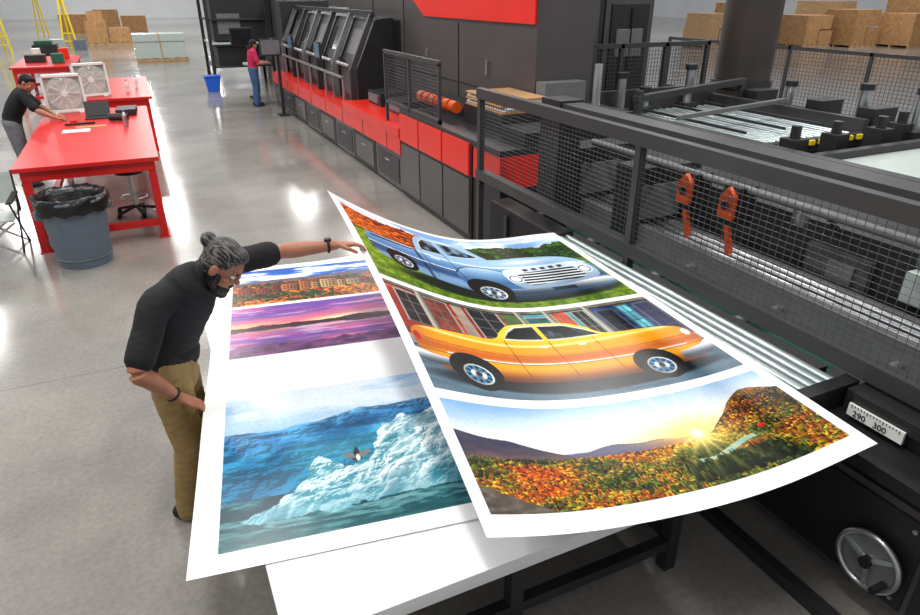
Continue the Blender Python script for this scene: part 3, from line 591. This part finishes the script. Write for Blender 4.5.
b.cyl(c+V((0,0,.58)),c+V((0,0,.65)),.18,foot,24);b.cyl(c+V((0,0,.1)),c+V((0,0,.6)),.03,chrome);b.torus(c+V((0,0,.25)),(0,0,1),.17,.012,chrome)
for k in range(5):
    a=k*2*math.pi/5;p=c+V((math.cos(a)*.28,math.sin(a)*.28,.06));b.bar(c+V((0,0,.12)),p,.04,.03,foot);b.cyl(p+V((0,-.02,-.03)),p+V((0,.02,-.03)),.03,foot,12)
b.done()
b=B('folding_camp_chair')
o=V((-1.88,9.0,0))
for sx in(-.28,.28):
    b.cyl(o+V((sx,-.28,0)),o+V((sx,.28,.62)),.012,drk,8);b.cyl(o+V((sx,.28,0)),o+V((sx,-.28,.62)),.012,drk,8);b.cyl(o+V((sx,.26,.4)),o+V((sx,.34,.88)),.012,drk,8)
    b.box(o.x+sx-.03,o.x+sx+.03,o.y-.3,o.y+.25,.62,.64,foot)
for sy in(-.28,.28): b.cyl(o+V((-.28,sy,0)),o+V((.28,sy,.4)),.012,alu,8);b.cyl(o+V((.28,sy,0)),o+V((-.28,sy,.4)),.012,alu,8)
b.box(o.x-.27,o.x+.27,o.y-.24,o.y+.24,.40,.42,offw);b.bar(o+V((0,.29,.5)),o+V((0,.34,.86)),.54,.015,offw,up=(0,1,0));b.done()
# ---------------------------------------------------------------- background goods
def pallet(name,x,y,w,d,boxes,mat=card):
    b=B(name)
    for k in range(5): b.box(x+k*w/5,x+k*w/5+w/8,y,y+d,.11,.14,wood)
    for yy in(y,y+d/2-.05,y+d-.1): b.box(x,x+w,yy,yy+.1,0,.11,wood)
    for (bx,by,bw,bd,z0,h) in boxes:
        b.box(x+bx,x+bx+bw,y+by,y+by+bd,.14+z0,.14+z0+h,mat);b.box(x+bx+bw/2-.03,x+bx+bw/2+.03,y+by-.004,y+by+bd+.004,.14+z0,.14+z0+h+.004,wood)
    b.done(.006)
pallet('carton_pallet',-2.2,46,2.4,1.2,[(0,0,1.1,1.1,0,1.2),(1.2,0,1.1,1.1,0,.8),(.2,.1,.8,.8,1.2,.5)])
pallet('carton_pallet',-2.0,55,3.4,1.2,[(0,0,1.6,1.1,0,1.6),(1.7,0,1.6,1.1,0,1.2)])
pallet('carton_pallet',-4.5,60,2.4,1.2,[(0,0,2.2,1.1,0,1.2)])
pallet('wrapped_sheet_pallet',.1,34,2.2,1.6,[(0,0,2.2,1.6,0,.35),(.05,.05,2.1,1.5,.35,.35),(.0,.0,2.15,1.5,.7,.3)],offw)
for (x,y,w,h,m) in((29.0,29.5,1.9,1.7,wood),(31.6,29.0,1.9,2.0,offw),(34.0,27.2,2.2,1.6,card),(36.6,26.2,2.2,1.9,card),(39.2,24.6,2.2,1.7,card),(41.8,23.6,2.4,2.1,card),(33.5,31.5,2.4,2.2,card),(38.5,29.5,2.6,2.3,wood),(43.5,27,2.6,2.4,card)):
    pallet('carton_pallet',x,y,w,w,[(0,0,w*.47,w*.98,0,h*.5),(w*.5,0,w*.48,w*.98,0,h*.45),(.03,.05,w*.92,w*.9,h*.5,h*.45)],m)
def post(x,y,h):
    b=B('yellow_barrier_stand')
    b.bar((x-.35,y,0),(x,y,h),.09,.09,yel);b.bar((x+.35,y,0),(x,y,h),.09,.09,yel);b.bar((x,y+.5,0),(x,y,h),.09,.09,yel)
    for z in(.4,.8): b.bar((x-.35*(1-z/h),y,z),(x+.35*(1-z/h),y,z),.05,.05,yel)
    b.done()
post(-5.9,42,3.4);post(-3.0,44,3.4);post(-5.5,58,3.6)
b=B('crate_rack')
b.box(-4.2,-3.2,38,39,0,.6,blk);b.box(-4.1,-3.4,38.1,38.9,.6,.75,grn);b.box(-2.8,-2.2,43,43.6,0,.5,binm);b.box(-3.6,-3.0,40,40.5,0,.7,offw);b.done(.01)
b=B('table_goods_pile');b.box(-2.8,-2.3,23,23.5,1.002,1.2,blk);b.box(-2.1,-1.8,22.5,22.9,1.002,1.25,grn);b.box(-2.7,-2.5,24,24.4,1.002,1.3,wht);b.box(-2.0,-1.75,24,24.3,1.002,1.3,red2);b.done(.01)
# ---------------------------------------------------------------- people
def cr(P,t):
    n=len(P)-1;i=min(int(t),n-1);f=t-i
    p0=P[max(i-1,0)];p1=P[i];p2=P[i+1];p3=P[min(i+2,n)]
    return .5*((2*p1)+(p2-p0)*f+(2*p0-5*p1+4*p2-p3)*f*f+(3*p1-p0-3*p2+p3)*f**3)
def loft(b,pts,rad,side,mat,sub=5,n=20,wr=0):
    P=[V(p) for p in pts];R=[V((r[0],r[1],0)) if hasattr(r,'__len__') else V((r,r,0)) for r in rad]
    S=V(side);N=(len(P)-1)*sub
    pos=[cr(P,k/sub) for k in range(N+1)];rr=[cr(R,k/sub) for k in range(N+1)]
    def fr(k):
        t=(pos[min(k+1,N)]-pos[max(k-1,0)]).normalized();a=(S-t*S.dot(t))
        if a.length<1e-3:a=V((0,1,0))-t*t.y
        a.normalize();return t,a,t.cross(a)
    vs=[]
    def ring(c,a,w,ra,rb,k=0):
        for i in range(n):
            q=2*math.pi*i/n;f=1+wr*math.sin(q*3+k*1.7)*math.sin(k*.9+q)
            vs.append(c+a*math.cos(q)*ra*f+w*math.sin(q)*rb*f)
    t,a,w=fr(0);e=min(rr[0].x,rr[0].y)
    for q in(.97,.75,.4): ring(pos[0]-t*e*q,a,w,rr[0].x*math.sqrt(1-q*q),rr[0].y*math.sqrt(1-q*q))
    for k in range(N+1):
        t,a,w=fr(k);ring(pos[k],a,w,rr[k].x,rr[k].y,k)
    e=min(rr[N].x,rr[N].y)
    for q in(.4,.75,.97): ring(pos[N]+t*e*q,a,w,rr[N].x*math.sqrt(1-q*q),rr[N].y*math.sqrt(1-q*q))
    m=len(vs)//n;fs=[(j*n+i,j*n+(i+1)%n,(j+1)*n+(i+1)%n,(j+1)*n+i) for j in range(m-1) for i in range(n)]
    fs.append(tuple(range(n))[::-1]);fs.append(tuple((m-1)*n+i for i in range(n)))
    b.add(vs,fs,mat,True)
def ellip(b,c,rx,ry,rz,T,mat,n=20,m=12):
    vs=[];fs=[]
    for j in range(m+1):
        p=math.pi*j/m
        for i in range(n):
            q=2*math.pi*i/n;vs.append(T@(V(c)+V((rx*math.sin(p)*math.cos(q),ry*math.sin(p)*math.sin(q),rz*math.cos(p)))))
    for j in range(m):
        for i in range(n): fs.append((j*n+i,(j+1)*n+i,(j+1)*n+(i+1)%n,j*n+(i+1)%n))
    b.add(vs,fs,mat,True)
def fuse(b,parent,vox,smooth=6,mat=None):
    ob=b.done();md=ob.modifiers.new('r','REMESH');md.mode='VOXEL';md.voxel_size=vox;md.use_smooth_shade=True
    if smooth: sm=ob.modifiers.new('s','SMOOTH');sm.iterations=smooth;sm.factor=.5
    dg=bpy.context.evaluated_depsgraph_get();me=bpy.data.meshes.new_from_object(ob.evaluated_get(dg))
    ob.modifiers.clear();ob.data=me
    me.materials.clear();me.materials.append(mat or b.mats[0])
    me.polygons.foreach_set('material_index',[0]*len(me.polygons));me.polygons.foreach_set('use_smooth',[True]*len(me.polygons))
    ob.parent=parent;return ob
def hand(b,wr,d,n,s,mat,curl=.35,k=1.0,thumb=.6):
    wr=V(wr);d=V(d).normalized();n=V(n);n=(n-d*n.dot(d)).normalized();s0=d.cross(n).normalized();s=s0 if s0.dot(V(s))>0 else -s0
    loft(b,[wr-d*.02*k,wr+d*.02*k,wr+d*.06*k,wr+d*.092*k],[(.026*k,.019*k),(.03*k,.018*k),(.041*k,.016*k),(.040*k,.012*k)],s,mat,4,16)
    for off,L,r in((.030,.072,.0088),(.010,.082,.0092),(-.010,.076,.0088),(-.029,.060,.0078)):
        p=wr+d*.088*k+s*off*k;pts=[p-d*.015*k];ang=curl*.5;dd=(d+s*off*2.6).normalized()
        for seg,fr_ in enumerate((.45,.3,.25)):
            pts.append(p);q=(dd*math.cos(ang)-n*math.sin(ang));p=p+q*L*fr_*k;ang+=curl
        pts.append(p);loft(b,pts,[r*k*1.05,r*k*1.05,r*k,r*k*.92,r*k*.8],s,mat,3,10)
    p=wr+d*.025*k+s*.026*k;q=(s*.75+d*.6-n*thumb*.5).normalized();p2=p+q*.04*k;q2=(s*.25+d*.9-n*thumb*.6).normalized();p3=p2+q2*.032*k;p4=p3+(q2-n*.2).normalized()*.026*k
    loft(b,[p-q*.01,p2,p3,p4],[.014*k,.0115*k,.0105*k,.0088*k],n,mat,3,10)
def human(name,J,skin,shirt,pants,hairm,shoe,beard=None,bun=False,vox=.006,k=1.0,longhair=False,arm=1.0,hk=1.0,sw=1.0,brow=None):
    e=empty(name);g={a:V(c) if not isinstance(c,(int,float)) else c for a,c in J.items()}
    sd=(g['shL']-g['shR']).normalized();hs=(g['hipL']-g['hipR']).normalized()
    f=g['face'].normalized();u=g['up'];u=(u-f*u.dot(f)).normalized();s_=u.cross(f)
    hc=g['head'];T=Matrix(((f.x,s_.x,u.x,hc.x),(f.y,s_.y,u.y,hc.y),(f.z,s_.z,u.z,hc.z),(0,0,0,1)))@Matrix.Scale(k,4)
    b=B('body')
    chest=(g['shL']+g['shR'])/2
    loft(b,[g['pelvis'],g['waist'],g['chest'],g['neck']],[(.13,.09),(.12,.085),(.15,.09),(.06,.06)],sd,skin)
    loft(b,[g['neck']-V((0,0,.04)),g['neck'],T@V((-.02,0,-.08)),T@V((-.015,0,-.02))],[.062,.060,.056,.055],sd,skin)
    ellip(b,(-.008,0,.03),.098,.077,.095,T,skin);ellip(b,(.026,0,-.045),.068,.058,.078,T,skin);ellip(b,(.06,0,-.1),.028,.03,.022,T,skin)
    ellip(b,(.098,0,-.022),.020,.0125,.016,T,skin);ellip(b,(.088,0,.0),.016,.009,.03,T,skin);ellip(b,(.078,0,.024),.02,.05,.011,T,skin)
    for q in(-1,1): ellip(b,(-.005,q*.078,-.01),.02,.009,.032,T,skin);ellip(b,(.062,q*.038,-.028),.026,.02,.018,T,skin)
    ellip(b,(.084,0,-.066),.013,.024,.006,T,skin);ellip(b,(.082,0,-.078),.013,.021,.007,T,skin)
    for q in'LR':
        a=arm
        loft(b,[g['sh'+q],(g['sh'+q]+g['el'+q])/2,g['el'+q],g['el'+q].lerp(g['wr'+q],.3),g['wr'+q]],[.052*a,.048*a,.040*a,.043*a,.027*a],(0,0,1),skin,5,18)
        hand(b,g['wr'+q],g['hd'+q],g['hn'+q],g['ht'+q],skin,J.get('curl'+q,.35),hk)
        loft(b,[g['hip'+q],g['kn'+q],g['an'+q]],[.075,.05,.038],(1,0,0),skin)
    fuse(b,e,vox*.75,4,skin)
    b=B('shirt');nb=g['neck']
    loft(b,[g['pelvis']+(g['waist']-g['pelvis'])*.35,g['waist'],g['chest'],chest.lerp(nb,.35),nb],[(.175*sw,.135*sw),(.17*sw,.13*sw),(.20*sw,.135*sw),(.172*sw,.11*sw),(.075,.07)],sd,shirt,8,36,.035)
    for q in'LR':
        a=g['sh'+q];c_=g['el'+q]
        loft(b,[chest.lerp(a,.45),a,a.lerp(c_,.45),a.lerp(c_,.80)],[.09*sw,.078*sw,.072*sw,.072*sw],(0,0,1),shirt,6,26,.04)
    fuse(b,e,vox*1.1,4,shirt)
    b=B('collar');ct=(T@V((-.02,0,-.08))-nb).normalized();b.torus(nb+ct*.012,ct,.066,.014,shirt,26,8);b.done(parent=e)
    b=B('trousers')
    loft(b,[g['waist'].lerp(g['pelvis'],.55),g['pelvis'],(g['hipL']+g['hipR'])/2-V((0,0,.05))],[(.158,.122),(.18,.135),(.155,.125)],hs,pants,5,30,.015)
    for q in'LR':
        loft(b,[g['hip'+q]+V((0,0,.03)),g['hip'+q].lerp(g['kn'+q],.5),g['kn'+q],g['kn'+q].lerp(g['an'+q],.5),g['an'+q]-V((0,0,.03))],[.108,.100,.086,.082,.076],hs,pants,8,26,.05)
    fuse(b,e,vox*1.2,3,pants)
    b=B('belt');a=g['waist'].lerp(g['pelvis'],.6);b_=g['waist'].lerp(g['pelvis'],.78);loft(b,[a,b_],[(.163,.127),(.171,.131)],hs,foot,3,28);b.done(parent=e)
    b=B('shoes')
    for q in'LR':
        t=g['toe'+q].normalized();o_=g['an'+q].copy();o_.z=.045
        loft(b,[o_-t*.06,o_+t*.03,o_+t*.12,o_+t*.18],[(.042,.045),(.046,.044),(.05,.036),(.036,.026)],t.cross(V((0,0,1))),shoe,5,18)
        loft(b,[o_+V((0,0,.06)),o_],[.05,.045],(1,0,0),shoe)
    fuse(b,e,.007,3,shoe)
    if isinstance(hairm,tuple): hairm=hairmat(name+'_hair',hairm[0],hairm[1],f,s_,u)
    if isinstance(beard,tuple): beard=hairmat(name+'_beard',beard[0],beard[1],u,s_,f)
    b=B('hair')
    ellip(b,(-.018,0,.042),.098,.084,.093,T,hairm);ellip(b,(-.045,0,-.01),.06,.080,.07,T,hairm);ellip(b,(.035,0,.095),.05,.06,.035,T,hairm)
    if bun: ellip(b,(-.120,0,.062),.036,.042,.038,T,hairm);ellip(b,(-.09,0,.05),.03,.03,.03,T,hairm)
    if longhair: ellip(b,(-.07,0,-.08),.045,.07,.1,T,hairm)
    fuse(b,e,.006,2,hairm)
    if beard:
        b=B('beard');ellip(b,(.034,0,-.092),.068,.061,.045,T,beard);ellip(b,(.09,0,-.056),.012,.030,.007,T,beard);ellip(b,(.07,0,-.118),.035,.035,.025,T,beard)
        for q in(-1,1): ellip(b,(.01,q*.055,-.055),.037,.013,.055,T,beard)
        fuse(b,e,.005,1,beard)
    b=B('eyes')
    for q in(-1,1):
        ellip(b,(.076,q*.031,.004),.014,.014,.010,T,wht,12,8);ellip(b,(.0865,q*.031,.003),.005,.006,.006,T,deep,10,6)
        ellip(b,(.088,q*.032,.026),.008,.02,.005,T,beard or hairm,10,6)
    b.done(parent=e)
    return e,T
def hairmat(name,c1,c2,along,s1,s2):
    m=M(name,c1,.5,scale=8);N=m.node_tree.nodes;L=m.node_tree.links
    tc=N.new('ShaderNodeTexCoord');cb=N.new('ShaderNodeCombineXYZ')
    for i,(ax,k) in enumerate(((along,12),(s1,200),(s2,80))):
        d=N.new('ShaderNodeVectorMath');d.operation='DOT_PRODUCT';L.new(tc.outputs['Object'],d.inputs[0]);d.inputs[1].default_value=tuple(V(ax)*k);L.new(d.outputs['Value'],cb.inputs[i])
    w=N.new('ShaderNodeTexNoise');w.inputs['Scale'].default_value=1;w.inputs['Detail'].default_value=3;L.new(cb.outputs[0],w.inputs['Vector'])
    r=N.new('ShaderNodeValToRGB');r.color_ramp.elements[0].position=.42;r.color_ramp.elements[1].position=.72
    r.color_ramp.elements[0].color=(*lin(c1),1);r.color_ramp.elements[1].color=(*lin(c2),1);L.new(w.outputs['Fac'],r.inputs['Fac'])
    b_=N['Principled BSDF'];L.new(r.outputs['Color'],b_.inputs['Base Color']);b_.inputs['Specular IOR Level'].default_value=.25
    bp=N.new('ShaderNodeBump');bp.inputs['Strength'].default_value=.7;bp.inputs['Distance'].default_value=.005;L.new(w.outputs['Fac'],bp.inputs['Height']);L.new(bp.outputs['Normal'],b_.inputs['Normal'])
    return m
skin1=M('skin_tan',(.64,.41,.30),.5,var=.06,scale=20);skin2=M('skin_warm',(.64,.43,.33),.5,var=.04,scale=20)
shb=M('shirt_black_cotton',(.055,.055,.07),.85,var=.15,scale=30,bump=.15);khaki=M('khaki_trousers',(.56,.46,.28),.8,var=.08,scale=14,bump=.4)
greyp=M('grey_trousers',(.42,.42,.44),.8);jean=M('blue_jeans',(.20,.32,.48),.8);mag=M('magenta_shirt',(.72,.10,.30),.8)
hg=((.11,.095,.09),(.52,.50,.49));hb=((.05,.04,.04),(.13,.11,.10));bd=((.06,.05,.045),(.30,.27,.25))
e,T=human('man_inspecting_print',dict(
 pelvis=(-.13,3.46,.98),waist=(-.12,3.46,1.10),chest=(-.02,3.46,1.29),neck=(.12,3.47,1.45),
 head=(.22,3.43,1.50),face=(.66,-.42,-.68),up=(.55,-.2,.75),
 shR=(-.13,3.30,1.39),elR=(-.27,3.12,1.14),wrR=(-.12,3.20,.90),hdR=(.75,.15,-.62),hnR=(.45,-.1,.9),htR=(.2,1,0),
 shL=(.25,3.65,1.42),elL=(.56,3.69,1.43),wrL=(.88,3.62,1.445),hdL=(1,-.1,-.05),hnL=(0,.2,1),htL=(0,-1,0),
 hipR=(-.15,3.38,.92),knR=(-.12,3.33,.50),anR=(-.19,3.34,.09),toeR=(1,-.25,0),
 hipL=(-.10,3.57,.92),knL=(-.07,3.62,.50),anL=(-.14,3.66,.09),toeL=(1,-.1,0),curlR=.25,curlL=.40),
 skin1,shb,khaki,hg,foot,beard=bd,bun=True,k=1.12,arm=1.1,hk=1.15,sw=1.04)
b=B('wrist_watch')
w=V((.84,3.628,1.444));b.torus(w,(1,-.1,0),.036,.009,foot,20,6);b.cyl(w+V((0,0,.030)),w+V((0,0,.044)),.021,foot,18);b.done(parent=e)
b=B('wrist_band');w=V((-.137,3.192,.928));b.torus(w,(.5,.25,-.83),.035,.007,foot,20,6);b.done(parent=e)
human('worker_at_table',dict(
 pelvis=(-1.88,12.25,1.0),waist=(-1.84,12.24,1.12),chest=(-1.72,12.2,1.3),neck=(-1.6,12.16,1.46),
 head=(-1.54,12.12,1.57),face=(.7,-.3,-.6),up=(.5,0,.85),
 shR=(-1.62,12.0,1.41),elR=(-1.46,11.85,1.2),wrR=(-1.25,11.8,1.09),hdR=(1,0,-.2),hnR=(0,0,1),htR=(0,1,0),
 shL=(-1.66,12.38,1.41),elL=(-1.48,12.36,1.2),wrL=(-1.27,12.1,1.09),hdL=(1,-.3,-.2),hnL=(0,0,1),htL=(0,-1,0),
 hipR=(-1.88,12.15,.94),knR=(-1.85,12.13,.5),anR=(-1.88,12.1,.09),toeR=(1,0,0),
 hipL=(-1.88,12.35,.94),knL=(-1.86,12.36,.5),anL=(-1.9,12.4,.09),toeL=(1,0,0)),
 skin2,shb,greyp,hb,foot,vox=.008)
human('press_operator',dict(
 pelvis=(2.85,19.1,.95),waist=(2.86,19.1,1.08),chest=(2.87,19.1,1.27),neck=(2.89,19.1,1.43),
 head=(2.92,19.1,1.55),face=(.9,.2,-.25),up=(0,0,1),
 shR=(2.88,18.92,1.39),elR=(2.95,18.85,1.12),wrR=(3.18,18.95,1.1),hdR=(1,.2,0),hnR=(0,0,1),htR=(0,1,0),
 shL=(2.88,19.28,1.39),elL=(2.95,19.35,1.12),wrL=(3.18,19.25,1.12),hdL=(1,0,0),hnL=(0,0,1),htL=(0,-1,0),
 hipR=(2.85,19.0,.9),knR=(2.87,18.98,.48),anR=(2.83,18.97,.09),toeR=(1,0,0),
 hipL=(2.85,19.2,.9),knL=(2.88,19.22,.48),anL=(2.84,19.23,.09),toeL=(1,0,0)),
 skin2,mag,jean,hb,foot,vox=.008,longhair=True)
# ---------------------------------------------------------------- light
w=bpy.data.worlds.new('w');SC.world=w;w.use_nodes=True;bg=w.node_tree.nodes['Background'];bg.inputs[0].default_value=(.95,.965,1,1);bg.inputs[1].default_value=.48
def area(x,y,z,sx,sy,p,name='ceiling_light'):
    l=bpy.data.lights.new(name,'AREA');l.shape='RECTANGLE';l.size=sx;l.size_y=sy;l.energy=p;l.color=(1,.98,.94)
    o=bpy.data.objects.new(name,l);o.location=(x,y,z);bpy.context.collection.objects.link(o)
for y in(2,9,17,27,40,60,82):
    for x in(-7,0.5,8): area(x,y,8.5,1.0,3.0,320 if y<30 else 500)
for y in(24,38): area(36,y,8.5,1.0,3.0,500)
# ---------------------------------------------------------------- camera
cd=bpy.data.cameras.new('camera');cd.sensor_width=36;cd.lens=25.43;cd.clip_end=300
co=bpy.data.objects.new('camera',cd);co.location=(0,0,2.8);co.rotation_euler=(math.pi/2-math.radians(25.856),0,-math.radians(25.207))
bpy.context.collection.objects.link(co);SC.camera=co
